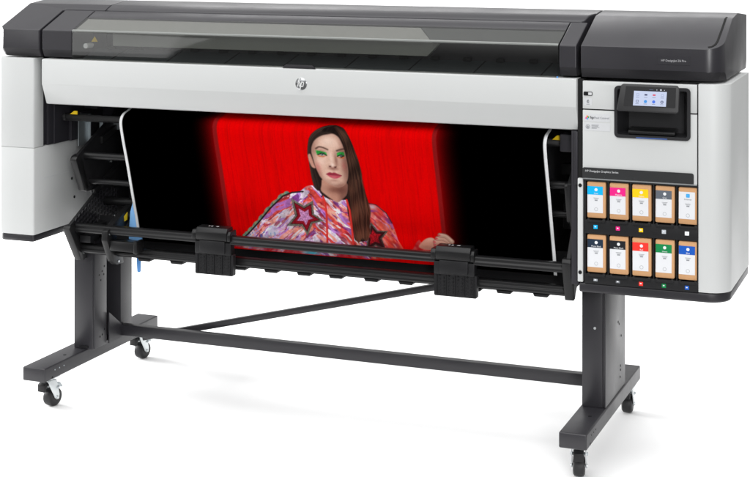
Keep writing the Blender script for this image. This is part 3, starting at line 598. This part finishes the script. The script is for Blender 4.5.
# print design, laid out in metres on the sheet: x across, s down the sheet
ART = {
 'jacket': [(-0.4235, 0.6266), (-0.4053, 0.6027), (-0.3843, 0.5862), (-0.3325, 0.5371), (-0.2836, 0.4842), (-0.2314, 0.43), (-0.1916, 0.4069), (-0.1538, 0.397), (-0.1297, 0.3789), (-0.1073, 0.3737), (-0.0866, 0.3814), (-0.0753, 0.4061), (-0.0413, 0.4219), (0.0056, 0.4186), (0.0401, 0.427), (0.0789, 0.4278), (0.1071, 0.4276), (0.1397, 0.4488), (0.1628, 0.4907), (0.1767, 0.5519), (0.1807, 0.6198), (-0.1103, 0.63)],
 'trim': [(-0.3843, 0.5862), (-0.3671, 0.5699), (-0.3231, 0.525), (-0.2742, 0.4704), (-0.219, 0.4199), (-0.1839, 0.4045), (-0.143, 0.3981)],
 'trimr': [(0.0898, 0.4252), (0.114, 0.4289), (0.1459, 0.4556), (0.1628, 0.4907)],
 'neck': [(-0.0659, 0.3472), (-0.0403, 0.3564), (0.0172, 0.3526), (0.0158, 0.3925), (0.0011, 0.4116), (-0.0208, 0.4296), (-0.0411, 0.4201), (-0.0608, 0.4051), (-0.0769, 0.3899), (-0.0725, 0.3695)],
 'hairback': [(-0.0123, 0.1485), (-0.0417, 0.1557), (-0.0695, 0.1723), (-0.0905, 0.1932), (-0.1003, 0.2182), (-0.1068, 0.2545), (-0.105, 0.28), (-0.1057, 0.3095), (-0.1041, 0.3497), (-0.0975, 0.3822), (-0.0841, 0.3904), (-0.0733, 0.3623), (-0.0393, 0.3491), (0.0127, 0.3601), (0.0145, 0.4035), (0.0091, 0.4476), (0.0134, 0.4987), (0.0195, 0.5353), (0.0232, 0.5644), (0.0442, 0.5681), (0.0664, 0.5609), (0.078, 0.5231), (0.0856, 0.4894), (0.082, 0.4313), (0.0804, 0.3845), (0.0724, 0.3344), (0.0725, 0.2799), (0.0634, 0.2409), (0.0506, 0.1995), (0.0322, 0.1671), (0.011, 0.1544)],
 'face': [(-0.026, 0.1849), (-0.0083, 0.1824), (0.009, 0.1915), (0.0181, 0.2081), (0.0232, 0.2255), (0.0285, 0.2537), (0.0307, 0.2898), (0.0271, 0.3301), (0.0167, 0.3562), (0.0008, 0.37), (-0.0174, 0.3731), (-0.0381, 0.3672), (-0.0579, 0.3539), (-0.0706, 0.342), (-0.0788, 0.3224), (-0.086, 0.2972), (-0.0895, 0.2717), (-0.0918, 0.25), (-0.0872, 0.2282), (-0.0739, 0.2062), (-0.0511, 0.1912)],
 'ear': [(-0.106, 0.2617), (-0.0982, 0.2576), (-0.0931, 0.2719), (-0.0891, 0.2937), (-0.0858, 0.3082), (-0.0979, 0.3053), (-0.1056, 0.2837)],
 'jawsh': [(-0.0579, 0.3539), (-0.0379, 0.3654), (-0.0173, 0.3723), (0.0008, 0.37), (0.0207, 0.3523), (0.0162, 0.3889), (-0.0017, 0.3901), (-0.0359, 0.378)],
 'cheeksh': [(0.0217, 0.2649), (0.0395, 0.2638), (0.0279, 0.3518), (0.0124, 0.362), (0.001, 0.3682), (0.0169, 0.3271)],
 'hairfront': [(-0.0105, 0.1535), (0.0118, 0.1566), (0.0369, 0.1737), (0.0534, 0.2062), (0.0648, 0.2444), (0.0718, 0.28), (0.0771, 0.3196), (0.0744, 0.3523), (0.0804, 0.3845), (0.0886, 0.4235), (0.092, 0.4597), (0.0811, 0.4971), (0.0824, 0.5302), (0.0658, 0.5664), (0.0513, 0.553), (0.0347, 0.5744), (0.0235, 0.5461), (0.0224, 0.5128), (0.0159, 0.4728), (0.025, 0.4281), (0.0228, 0.3812), (0.0319, 0.3153), (0.0306, 0.2643), (0.0267, 0.2253), (0.0188, 0.2012), (0.0057, 0.1866), (-0.0192, 0.1765), (-0.0476, 0.1762), (-0.0363, 0.1616)],
 'browl': [(-0.0758, 0.2368), (-0.0661, 0.2306), (-0.0533, 0.2284), (-0.0349, 0.237), (-0.054, 0.2334)],
 'browr': [(0.0003, 0.2396), (0.0116, 0.2332), (0.026, 0.231), (0.0146, 0.238)],
 'shl': [(-0.0766, 0.243), (-0.0606, 0.2439), (-0.0399, 0.2484), (-0.0371, 0.2598), (-0.0512, 0.2534), (-0.0657, 0.2549), (-0.0734, 0.259)],
 'shr': [(-0.0015, 0.2483), (0.0103, 0.244), (0.0244, 0.2439), (0.0245, 0.2575), (0.0127, 0.2532), (-0.0018, 0.2613)],
 'eyel': [(-0.0697, 0.2581), (-0.0583, 0.2534), (-0.0477, 0.2542), (-0.0395, 0.2592), (-0.056, 0.2623)],
 'eyer': [(-0.0006, 0.2601), (0.0108, 0.254), (0.022, 0.2576), (0.0114, 0.2626)],
 'irisl': [(-0.0577, 0.2537), (-0.0519, 0.253), (-0.0507, 0.2577), (-0.0559, 0.2616), (-0.0594, 0.2586)],
 'irisr': [(0.0083, 0.2545), (0.0136, 0.2542), (0.0141, 0.2588), (0.0101, 0.262), (0.0066, 0.2593)],
 'orl': [(-0.0736, 0.2605), (-0.056, 0.2623), (-0.0378, 0.2594), (-0.053, 0.2665), (-0.0671, 0.2652)],
 'orr': [(-0.0027, 0.2628), (0.0114, 0.2626), (0.0234, 0.2601), (0.0196, 0.2676), (0.0056, 0.267)],
 'nosel': [(-0.0366, 0.297), (-0.0288, 0.2973), (-0.0294, 0.3017), (-0.0358, 0.3014)],
 'noser': [(-0.0186, 0.3003), (-0.0095, 0.2968), (-0.0112, 0.3035), (-0.0169, 0.3038)],
 'nosesh': [(-0.0129, 0.2454), (-0.0039, 0.2448), (-0.0086, 0.2667), (-0.0063, 0.2885), (-0.0081, 0.3014), (-0.0152, 0.2891)],
 'lipu': [(-0.0498, 0.3286), (-0.0374, 0.3208), (-0.0287, 0.3225), (-0.0196, 0.3208), (-0.0077, 0.3251), (0.0044, 0.3301), (-0.0155, 0.3303), (-0.0332, 0.3297)],
 'lipl': [(-0.0498, 0.3286), (-0.0332, 0.3297), (-0.0155, 0.3303), (0.0044, 0.3301), (-0.0059, 0.3388), (-0.0189, 0.343), (-0.0346, 0.34)],
 'star': [(-0.1911, 0.4253), (-0.1467, 0.4509), (-0.1106, 0.4284), (-0.1137, 0.4789), (-0.0798, 0.5023), (-0.1237, 0.5154), (-0.1483, 0.5636), (-0.1643, 0.5291), (-0.2213, 0.5313), (-0.1846, 0.4898)],
 'star2': [(0.0887, 0.4929), (0.1081, 0.5222), (0.1459, 0.5214), (0.1205, 0.5517), (0.1306, 0.5917), (0.0963, 0.5801), (0.0583, 0.6049), (0.0664, 0.5609), (0.0447, 0.5332), (0.0739, 0.5272)],
 'cordl': [(-0.0723, 0.4114), (-0.0673, 0.4422), (-0.0681, 0.4791), (-0.0731, 0.5278), (-0.0783, 0.5799)],
 'cordr': [(0.011, 0.4182), (0.0172, 0.4543), (0.0177, 0.4984), (0.0168, 0.5429), (0.0158, 0.5831)],
 'knot': [(-0.078, 0.4136), (-0.0714, 0.404), (-0.0633, 0.4107)],
 'hand': [(0.2567, 0.5525), (0.2683, 0.5407), (0.2898, 0.5334), (0.3032, 0.536), (0.3185, 0.522), (0.3394, 0.5184), (0.3588, 0.5277), (0.3678, 0.5397), (0.3626, 0.5581), (0.3206, 0.5688), (0.2859, 0.5716), (0.2661, 0.5626)],
 'fing': [(0.2988, 0.5454), (0.3128, 0.5425), (0.3299, 0.5428)],
 'fing2': [(0.3012, 0.5561), (0.3152, 0.5535), (0.3323, 0.5535)],
 'sleeve': [(0.2224, 0.5841), (0.2388, 0.5576), (0.2522, 0.5457), (0.2598, 0.5559), (0.2859, 0.5716), (0.2985, 0.5848), (0.3168, 0.6117), (0.1775, 0.6164)],
 'hem': [(-0.4139, 0.6407), (-0.1847, 0.6382), (0.1791, 0.6361), (0.1805, 0.6216), (-0.1828, 0.6214)],
}

SPOT = {'rside': (0.0266, 0.2937), 'temple': (-0.0845, 0.2352), 'sockl': (-0.0574, 0.2462), 'sockr': (0.0136, 0.2456), 'nosr': (-0.0078, 0.274), 'nosu': (-0.023, 0.3064), 'lipu_': (-0.0252, 0.3503), 'hollow': (-0.0774, 0.326), 'fore': (-0.0279, 0.2089), 'bridge': (-0.0244, 0.2659), 'tip': (-0.0235, 0.2925), 'cheek': (-0.0606, 0.2827), 'chin': (-0.0229, 0.36), 'lip': (-0.0254, 0.3383), 'jaw': (-0.0062, 0.3687), 'neckd': (-0.0188, 0.3841), 'neckl': (-0.0585, 0.3868), 'blushl': (-0.078, 0.3041), 'blushr': (0.0177, 0.2943), 'philt': (-0.0223, 0.3144)}
INN = [(-0.009, 0.158), (0.0196, 0.1909), (0.0289, 0.2358), (0.0307, 0.2898), (0.0288, 0.3445), (0.0217, 0.4174), (0.0225, 0.4833), (0.0308, 0.5601)]
OUT = [(0.0044, 0.1558), (0.0478, 0.1895), (0.0634, 0.2409), (0.072, 0.2836), (0.0751, 0.3414), (0.0793, 0.4242), (0.0835, 0.4859), (0.0646, 0.561)]
INL = [(-0.0154, 0.1795), (-0.0585, 0.195), (-0.085, 0.2245), (-0.0944, 0.2683), (-0.0891, 0.3194), (-0.078, 0.3845)]
OUL = [(-0.0148, 0.1513), (-0.0627, 0.1703), (-0.0929, 0.2002), (-0.105, 0.2544), (-0.105, 0.3094), (-0.0991, 0.3805)]
BROWL = [(-0.0747, 0.2368), (-0.0643, 0.2304), (-0.0536, 0.2306), (-0.0416, 0.2342), (-0.0332, 0.238)]
BROWR = [(-0.0013, 0.2404), (0.0095, 0.2362), (0.0241, 0.2325)]
FINGERS = [[(0.3642, 0.5418), (0.3455, 0.5252), (0.3253, 0.5225)], [(0.3602, 0.5476), (0.3376, 0.535), (0.3153, 0.5353)], [(0.356, 0.5551), (0.333, 0.5462), (0.3071, 0.5484)], [(0.3485, 0.5629), (0.325, 0.5577), (0.3077, 0.5591)]]
WRIST = [(0.2479, 0.5712), (0.2602, 0.5522), (0.2753, 0.5394), (0.2932, 0.5335), (0.3063, 0.5394), (0.3119, 0.5516), (0.3067, 0.5699), (0.2783, 0.5794)]

NECKGAP = [(-0.0967, 0.2721), (0.036, 0.264), (0.0253, 0.4317), (-0.0215, 0.4352), (-0.0495, 0.4299), (-0.0885, 0.3961)]
rng = np.random.default_rng(7)
def vnoise(x, y, seed):
    g = np.random.default_rng(seed).random((64, 64)); xi = np.floor(x).astype(int); yi = np.floor(y).astype(int); fx = x-xi; fy = y-yi
    fx = fx*fx*(3-2*fx); fy = fy*fy*(3-2*fy); a = g[yi % 64, xi % 64]; b_ = g[yi % 64, (xi+1) % 64]; c = g[(yi+1) % 64, xi % 64]; d = g[(yi+1) % 64, (xi+1) % 64]
    return (a*(1-fx)+b_*fx)*(1-fy)+(c*(1-fx)+d*fx)*fy
def fbm(x, y, seed, o=4): return sum(vnoise(x*2**k, y*2**k, seed+k)*.5**k for k in range(o)) / sum(.5**k for k in range(o))
def cover(poly, soft=.0022):
    P = np.array(poly); out = np.zeros_like(GX); m = .008
    i0 = max(0, np.searchsorted(gs, P[:, 1].min()-m)-1); i1 = min(ns, np.searchsorted(gs, P[:, 1].max()+m)+1)
    j0 = max(0, np.searchsorted(gx, P[:, 0].min()-m)-1); j1 = min(nx, np.searchsorted(gx, P[:, 0].max()+m)+1)
    X = GX[i0:i1, j0:j1]; S = GS[i0:i1, j0:j1]; ins = np.zeros(X.shape, bool); d = np.full(X.shape, 1e9)
    for (ax, ay), (bx, by) in zip(P, np.roll(P, -1, 0)):
        cr = ((ay > S) != (by > S)); xx = (bx-ax)*(S-ay)/(by-ay+1e-12)+ax; ins ^= cr & (X < xx)
        t = np.clip(((X-ax)*(bx-ax)+(S-ay)*(by-ay))/((bx-ax)**2+(by-ay)**2+1e-12), 0, 1); d = np.minimum(d, np.hypot(X-ax-t*(bx-ax), S-ay-t*(by-ay)))
    sd = np.where(ins, d, -d); out[i0:i1, j0:j1] = np.clip(.5+sd/soft, 0, 1); return out
def line(pts, wd, soft=.0018):
    P = np.array(pts); m = wd+.006; out = np.zeros_like(GX)
    i0 = max(0, np.searchsorted(gs, P[:, 1].min()-m)-1); i1 = min(ns, np.searchsorted(gs, P[:, 1].max()+m)+1)
    j0 = max(0, np.searchsorted(gx, P[:, 0].min()-m)-1); j1 = min(nx, np.searchsorted(gx, P[:, 0].max()+m)+1)
    X = GX[i0:i1, j0:j1]; S = GS[i0:i1, j0:j1]; d = np.full(X.shape, 1e9)
    for (ax, ay), (bx, by) in zip(P[:-1], P[1:]):
        t = np.clip(((X-ax)*(bx-ax)+(S-ay)*(by-ay))/((bx-ax)**2+(by-ay)**2+1e-12), 0, 1); d = np.minimum(d, np.hypot(X-ax-t*(bx-ax), S-ay-t*(by-ay)))
    out[i0:i1, j0:j1] = np.clip(.5+(wd/2-d)/soft, 0, 1); return out
def blob(x, s, rx, rs): return np.exp(-(((GX-x)/rx)**2+((GS-s)/rs)**2))
def smooth(pts, n=5):
    P = np.array(pts); k = len(P); out = []
    for i in range(k):
        p0, p1, p2, p3 = P[i-1], P[i], P[(i+1) % k], P[(i+2) % k]
        for j in range(n):
            t = j/n; out.append(.5*((2*p1)+(p2-p0)*t+(2*p0-5*p1+4*p2-p3)*t*t+(3*p1-p0-3*p2+p3)*t**3))
    return out
IM = np.zeros((ns, nx, 3))
def over(a, col):
    global IM
    col = np.array(col, float)/255 if np.ndim(col) == 1 else col/255.
    IM = IM*(1-a[..., None]) + col*a[..., None]
# red studio wall between black margins
st_ = fbm(GX*260, GS*9+fbm(GX*12, GS*12, 3)*2, 11, 3); st2 = fbm(GX*60, GS*5, 21, 3)
red = np.stack([230-16*np.clip((st_-.50)*4, 0, 1)-22*np.clip((st2-.44)*2, 0, 1), 2+4*st2, 3+5*st_], -1)
fall = lambda d: np.clip(1-d/.085, 0, 1)**2
a = np.where(GX < -.4475, fall(-.4475-GX), np.where(GX > .347, fall(GX-.347), 1))
over(a, (120, 4, 6)); over(np.clip((GX+.449)/.003, 0, 1)*np.clip((.348-GX)/.003, 0, 1), (140, 24, 25))
inr = np.clip((GX+.4335)/.004, 0, 1)*np.clip((.334-GX)/.004, 0, 1)
over(inr, red)
# printed jacket of swirling colours
def mask(n, lo, w): return np.clip((n-lo)/w, 0, 1)[..., None]
def swirl():
    wx = fbm(GX*10, GS*10, 31)-.5; wy = fbm(GX*10+5, GS*10+8, 41)-.5
    wl = np.clip((-.115-GX)/.04+.5+wx, 0, 1)                          # sleeve strokes run down left, chest strokes down right
    def st(k, a, l):
        a *= .72; L_ = fbm((GX+GS)*a+wx*3+40, (GS-GX)*l+wy*1.5+40, k, 3); R_ = fbm((GX-GS)*a+wx*3+40, (GX+GS)*l+wy*1.5+40, k+100, 3)
        return L_*wl+R_*(1-wl)
    c = np.ones(GX.shape+(3,))*np.array([206, 158, 208.])
    for k, a, l, lo, wd, al, col in ((51, 46, 9, .47, .05, .95, (228, 118, 112)), (61, 40, 10, .52, .05, .9, (226, 214, 228)), (71, 58, 9, .56, .04, .9, (220, 64, 54)), (81, 52, 12, .56, .05, .85, (168, 112, 196)),
                                     (91, 80, 14, .58, .04, .9, (244, 150, 132)), (23, 90, 16, .60, .04, .85, (238, 232, 240)), (29, 100, 20, .63, .04, .75, (110, 44, 120)), (37, 120, 22, .66, .04, .7, (150, 36, 50))):
        m_ = mask(st(k, a, l), lo, wd)*al; c = c*(1-m_)+np.array(col, float)*m_
    f = fbm(GX*170+60, GS*150, 72, 3)[..., None]; g = fbm(GX*30+20, GS*30, 77, 3)[..., None]
    return np.clip(c*(.80+.34*f)*(.80+.52*g), 0, 255)
sw = swirl()
rt = np.clip((GX-.075)/.02, 0, 1)[..., None]*np.clip(fbm(GX*20, GS*14, 90)*2.6-.3, 0, 1)[..., None]
sw = sw*(1-.8*rt)+np.array([206, 50, 32])*(.6+.8*fbm((GX-GS)*70, (GX+GS)*16, 88, 3)[..., None])*.8*rt
wh = np.clip((fbm(GX*18, GS*18, 95, 4)-.47)*7, 0, 1)*blob(-.30, .58, .09, .06); sw = sw*(1-wh[..., None])+np.array([214, 214, 222])*wh[..., None]
lowz = np.clip((GS-.585)/.01, 0, 1)*np.clip((fbm(GX*14, GS*9, 99)-.45)*8, 0, 1); sw = sw*(1-.8*lowz[..., None])+np.array([196, 36, 48])*.8*lowz[..., None]
cy = np.clip((GS-.585)/.01, 0, 1)*blob(-.14, .62, .03, .05); sw = sw*(1-cy[..., None])+np.array([90, 190, 214])*cy[..., None]
for k in range(44):                                                 # scalloped teal piping outside the sleeve seam
    t = k/43*4.6; i = min(int(t), 4); f = t-i; q0, q1 = np.array(ART['trim'][i]), np.array(ART['trim'][i+1]); c = q0+(q1-q0)*f; d = (q1-q0)/np.hypot(*(q1-q0)); nn = np.array([d[1], -d[0]]); nn = nn if nn[0] < 0 else -nn
    w_ = .0062+.0018*math.sin(k*1.25); over(.85*np.clip(.5+(w_-np.hypot(GX-c[0]-nn[0]*.004, GS-c[1]-nn[1]*.004))/.002, 0, 1), ((112, 150, 138), (96, 128, 116), (150, 156, 110))[k % 3])
over(cover(NECKGAP), (40, 28, 27))
jk = cover(smooth(ART['jacket'], 3)); over(jk, sw)
over(.9*line(ART['trim'], .0055), (34, 26, 28)); over(.8*line(ART['trimr'], .004), (50, 30, 40))
over(.75*blob(.100, .437, .016, .010)*jk, (200, 206, 222)); over(.8*blob(.095, .452, .016, .004)*jk, (110, 60, 160))
# head
def strands(A, B, n, seed, cols, al=(.25, .6), wd=(.0016, .0045), msk=None):
    r = np.random.default_rng(seed); A, B = np.array(A), np.array(B)
    for _ in range(n):
        t = r.random(); w_ = np.cumsum(r.normal(0, .05, len(A))) + .07*np.sin(np.arange(len(A))*1.7+r.random()*2); q = A+(B-A)*np.clip(t+w_, 0, 1)[:, None]
        q = np.array(smooth_open(q)); c = np.array(cols[r.integers(len(cols))])*(.85+.3*r.random()); fade = 1
        a_ = line(q, r.uniform(*wd), .003)*r.uniform(*al)
        over(a_ if msk is None else a_*msk, np.clip(c, 0, 255))
def smooth_open(P, n=4):
    P = [np.array(q) for q in P]; out = []
    for i in range(len(P)-1):
        p0, p1, p2, p3 = P[max(i-1, 0)], P[i], P[i+1], P[min(i+2, len(P)-1)]
        for j in range(n):
            t = j/n; out.append(.5*((2*p1)+(p2-p0)*t+(2*p0-5*p1+4*p2-p3)*t*t+(3*p1-p0-3*p2+p3)*t**3))
    out.append(P[-1]); return out
def sb(k, al, rx, rs, col, m): x, s = SPOT[k]; over(al*blob(x, s, rx, rs)*m, col)
hbk = cover(smooth(ART['hairback'], 3), .004); over(hbk, (40, 29, 27))
strands(INL, OUL, 46, 3, [(30, 22, 21), (58, 44, 39), (82, 64, 56), (44, 33, 30)], msk=hbk)
nk = cover(smooth(ART['neck'], 3), .005); over(nk, (196, 142, 122))
sb('neckl', .55, .016, .020, (218, 170, 150), nk); sb('neckd', .75, .040, .014, (112, 66, 56), nk); over(.55*np.clip((GX-SPOT['neckd'][0]+.004)/.02, 0, 1)*nk, (96, 56, 50))
er = cover(smooth(ART['ear'], 3), .004); over(er, (206, 150, 132)); over(.45*line([ART['ear'][1], ART['ear'][3]], .003, .004)*er, (140, 84, 72))
fc_ = cover(smooth(ART['face'], 4), .0045)
mott = fbm(GX*60, GS*60, 123, 4)-.5; pore = fbm(GX*260, GS*260, 133, 2)-.5
over(fc_, np.stack([230+20*mott+10*pore, 188+22*mott+10*pore, 168+22*mott+10*pore], -1))
rim = cover(smooth(ART['face'], 4), .034); over(.60*fc_*(1-np.clip(rim*1.3-.3, 0, 1)), (138, 90, 76))
sb('rside', .72, .020, .070, (112, 70, 60), fc_); sb('temple', .40, .014, .024, (140, 96, 82), fc_); sb('hollow', .42, .012, .026, (160, 104, 90), fc_)
sb('jaw', .55, .030, .012, (120, 74, 64), fc_); sb('sockl', .46, .020, .010, (132, 82, 70), fc_); sb('sockr', .55, .016, .011, (110, 68, 58), fc_)
sb('nosr', .62, .0065, .026, (126, 78, 66), fc_); sb('nosu', .60, .015, .006, (112, 60, 52), fc_); sb('lipu_', .45, .016, .0045, (140, 88, 76), fc_); sb('philt', .22, .005, .006, (160, 104, 92), fc_)
sb('fore', .65, .026, .022, (250, 222, 206), fc_); sb('bridge', .60, .0050, .022, (250, 220, 206), fc_); sb('tip', .70, .006, .006, (255, 230, 218), fc_); sb('cheek', .60, .014, .012, (250, 216, 200), fc_); sb('chin', .45, .014, .008, (228, 188, 170), fc_)
sb('blushl', .50, .012, .018, (214, 118, 116), fc_); sb('blushr', .38, .008, .016, (188, 92, 90), fc_)
over(.85*line(smooth_open(BROWL), .0046, .005), (62, 38, 33)); over(.82*line(smooth_open(BROWR), .0042, .005), (54, 34, 30))
for k in ('nosel', 'noser'): over(.88*cover(ART[k], .005), (70, 28, 28))
for k in ('shl', 'shr'): over(.92*cover(ART[k], .004), np.stack([34+60*pore, 142+120*pore+60*mott, 56+60*pore], -1))
for k in ('orl', 'orr'): over(.82*cover(ART[k], .004), (206, 92, 46))
for k in ('eyel', 'eyer'): over(.85*cover(ART[k], .003), (176, 168, 164)); over(.95*line(ART[k][:3] + ART[k][2:4], .0034, .003), (16, 24, 18))
for k in ('irisl', 'irisr'): over(.85*cover(ART[k], .003), (70, 92, 94))
for k in ('irisl', 'irisr'): c_ = np.mean(np.array(ART[k]), 0); over(.9*blob(c_[0], c_[1], .0016, .0018), (20, 22, 24)); over(.8*blob(c_[0]-.0012, c_[1]-.0012, .001, .001), (230, 232, 230))
over(.92*cover(smooth(ART['lipu'], 3), .004), (150, 36, 58)); over(.92*cover(smooth(ART['lipl'], 3), .004), (192, 70, 88)); sb('lip', .55, .010, .0035, (228, 138, 144), cover(smooth(ART['lipl'], 3), .003)); over(.75*line([ART['lipl'][0], ART['lipl'][1], ART['lipl'][2], ART['lipl'][3]], .0018, .003), (92, 22, 36))
hf = cover(smooth(ART['hairfront'], 3), .0045); k_ = np.clip((GS-.20)/.34, 0, 1)
hs = fbm(GX*150+fbm(GX*10, GS*10, 5)*8, GS*8, 17, 3)
over(hf, np.stack([(34+44*k_)*(.5+.9*hs), (25+16*k_)*(.5+.9*hs), (23+9*k_)*(.5+.9*hs)], -1))
strands(INN, OUT, 90, 8, [(26, 18, 17), (54, 38, 32), (96, 64, 50), (40, 27, 24), (134, 92, 70), (30, 21, 19)], al=(.2, .55), wd=(.0012, .0036), msk=np.clip(hf*1.2, 0, 1))
low_ = np.clip((GS-.36)/.14, 0, 1); over(.34*low_*hf*np.clip(hs*2-.55, 0, 1), (172, 92, 66)); over(.25*low_*hf, (104, 44, 34))
wv = np.sin((GS*62+GX*40)+fbm(GX*20, GS*8, 19)*4); over(.26*np.clip(wv, 0, 1)*hf*(.4+.6*low_), (158, 104, 78)); over(.30*np.clip(-wv, 0, 1)*hf, (20, 13, 12))
strands([(x-.004, s) for x, s in INN[4:]], [(x+.003, s) for x, s in OUT[4:]], 16, 15, [(40, 26, 24), (96, 60, 48)], al=(.3, .6), wd=(.0012, .0024))
# appliqué stars, cords, hand
def scaled(k, f):
    P = np.array(ART[k]); c = P.mean(0); return [tuple(c+(p-c)*f) for p in P]
bl = np.clip((fbm(GX*130, GS*130, 97, 2)-.66)*12, 0, 1)*blob(-.33, .57, .07, .03)*jk; over(.8*bl, (50, 110, 190))
sp_ = fbm(GX*420, GS*420, 55, 2)[..., None]
hb = 1-cover(smooth(ART['hairfront'], 3))
over(cover(ART['star']), np.array([120, 114, 104])*(.55+.8*sp_)); over(cover(scaled('star', .80)), np.array([70, 30, 32])*(.7+.6*sp_)); over(cover(scaled('star', .72)), np.array([146, 24, 38])*(.75+.5*sp_)); over(cover(scaled('star', .44)), np.clip(np.array([206, 140, 190])*(.6+.8*sp_), 0, 255))
over(cover(ART['star2'])*hb, np.array([96, 88, 80])*(.5+.9*sp_)); over(cover(scaled('star2', .80))*hb, (60, 24, 26)); over(cover(scaled('star2', .50))*hb, np.array([176, 26, 36])*(.5+.9*sp_)); over(.7*blob(ART['star2'][4][0], ART['star2'][4][1]-.01, .03, .03)*cover(ART['star2'])*hb, (50, 20, 26))
for k in ('cordl', 'cordr'): over(line(ART[k], .0072), (222, 48, 44)); over(.5*line([(x-.0016, s) for x, s in ART[k]], .002), (246, 110, 96))
over(.9*line(ART['knot'], .004), (56, 44, 44))
slv = cover(smooth(ART['sleeve'], 3), .004); over(slv, np.stack([188+70*(fbm(GX*60, GS*60, 141, 3)-.5), 46+90*(fbm(GX*60, GS*60, 141, 3)-.5), 48+80*(fbm(GX*60, GS*60, 141, 3)-.5)], -1))
wr = cover(smooth(WRIST, 3), .004); over(wr, (206, 142, 122)); over(.5*blob(WRIST[3][0], WRIST[3][1]+.008, .020, .008)*wr, (236, 184, 164)); over(.4*blob(WRIST[0][0]+.02, WRIST[0][1], .03, .010)*wr, (150, 88, 76))
for k, f_ in enumerate(FINGERS[::-1]):
    q = smooth_open(f_); over(.8*line(q, .0175, .004), (138, 78, 68)); over(line(q, .0135, .004), (218-8*k, 156, 136)); over(.55*line([(x, s-.0028) for x, s in q], .005, .004), (244, 196, 176)); over(.9*blob(f_[-1][0]-.003, f_[-1][1], .0042, .0030), (214, 44, 66))
# bare white margins of the sheet
edge = np.clip((XL+.0115-GX)/.0018, 0, 1)+np.clip((GX-XR+.0115)/.0018, 0, 1); over(np.clip(edge, 0, 1), (238, 239, 240))
IM = np.clip(IM*(1+.06*(fbm(GX*300, GS*300, 201, 2)-.5))[..., None], 0, 1)
lin = np.where(IM <= .04045, IM/12.92, ((IM+.055)/1.055)**2.4)*.80
me = bpy.data.meshes.new('printed_poster')
ctr = Vector(((XL+XR)/2, .1, .8))
co = np.stack([GX-ctr.x, GY-ctr.y, GZ-ctr.z], -1).reshape(-1, 3).astype(np.float32)
idx = np.arange(nx*ns).reshape(ns, nx)
q = np.stack([idx[1:, :-1], idx[1:, 1:], idx[:-1, 1:], idx[:-1, :-1]], -1).reshape(-1, 4)
me.vertices.add(len(co)); me.vertices.foreach_set('co', co.ravel())
me.loops.add(q.size); me.loops.foreach_set('vertex_index', q.ravel().astype(np.int32))
me.polygons.add(len(q)); me.polygons.foreach_set('loop_start', np.arange(0, q.size, 4, dtype=np.int32)); me.update(calc_edges=True); me.shade_smooth()
at_ = me.color_attributes.new('ink', 'FLOAT_COLOR', 'POINT')
at_.data.foreach_set('color', np.concatenate([lin, np.ones((ns, nx, 1))], -1).astype(np.float32).ravel())
m = bpy.data.materials.new('printed_paper'); m.use_nodes = True; t = m.node_tree; p = t.nodes['Principled BSDF']
a_ = t.nodes.new('ShaderNodeVertexColor'); a_.layer_name = 'ink'; g_ = t.nodes.new('ShaderNodeNewGeometry'); mx_ = t.nodes.new('ShaderNodeMix'); mx_.data_type = 'RGBA'
t.links.new(g_.outputs['Backfacing'], mx_.inputs[0]); t.links.new(a_.outputs[0], mx_.inputs[6]); mx_.inputs[7].default_value = (.8, .8, .8, 1)
t.links.new(mx_.outputs[2], p.inputs['Base Color']); p.inputs['Roughness'].default_value = .6; p.inputs['Specular IOR Level'].default_value = .0
me.materials.append(m)
po = bpy.data.objects.new('printed_poster', me); COL.objects.link(po); po.location = ctr
tag(po, 'long printed sheet showing a woman in a colourful jacket, hanging out of the printer', 'print')
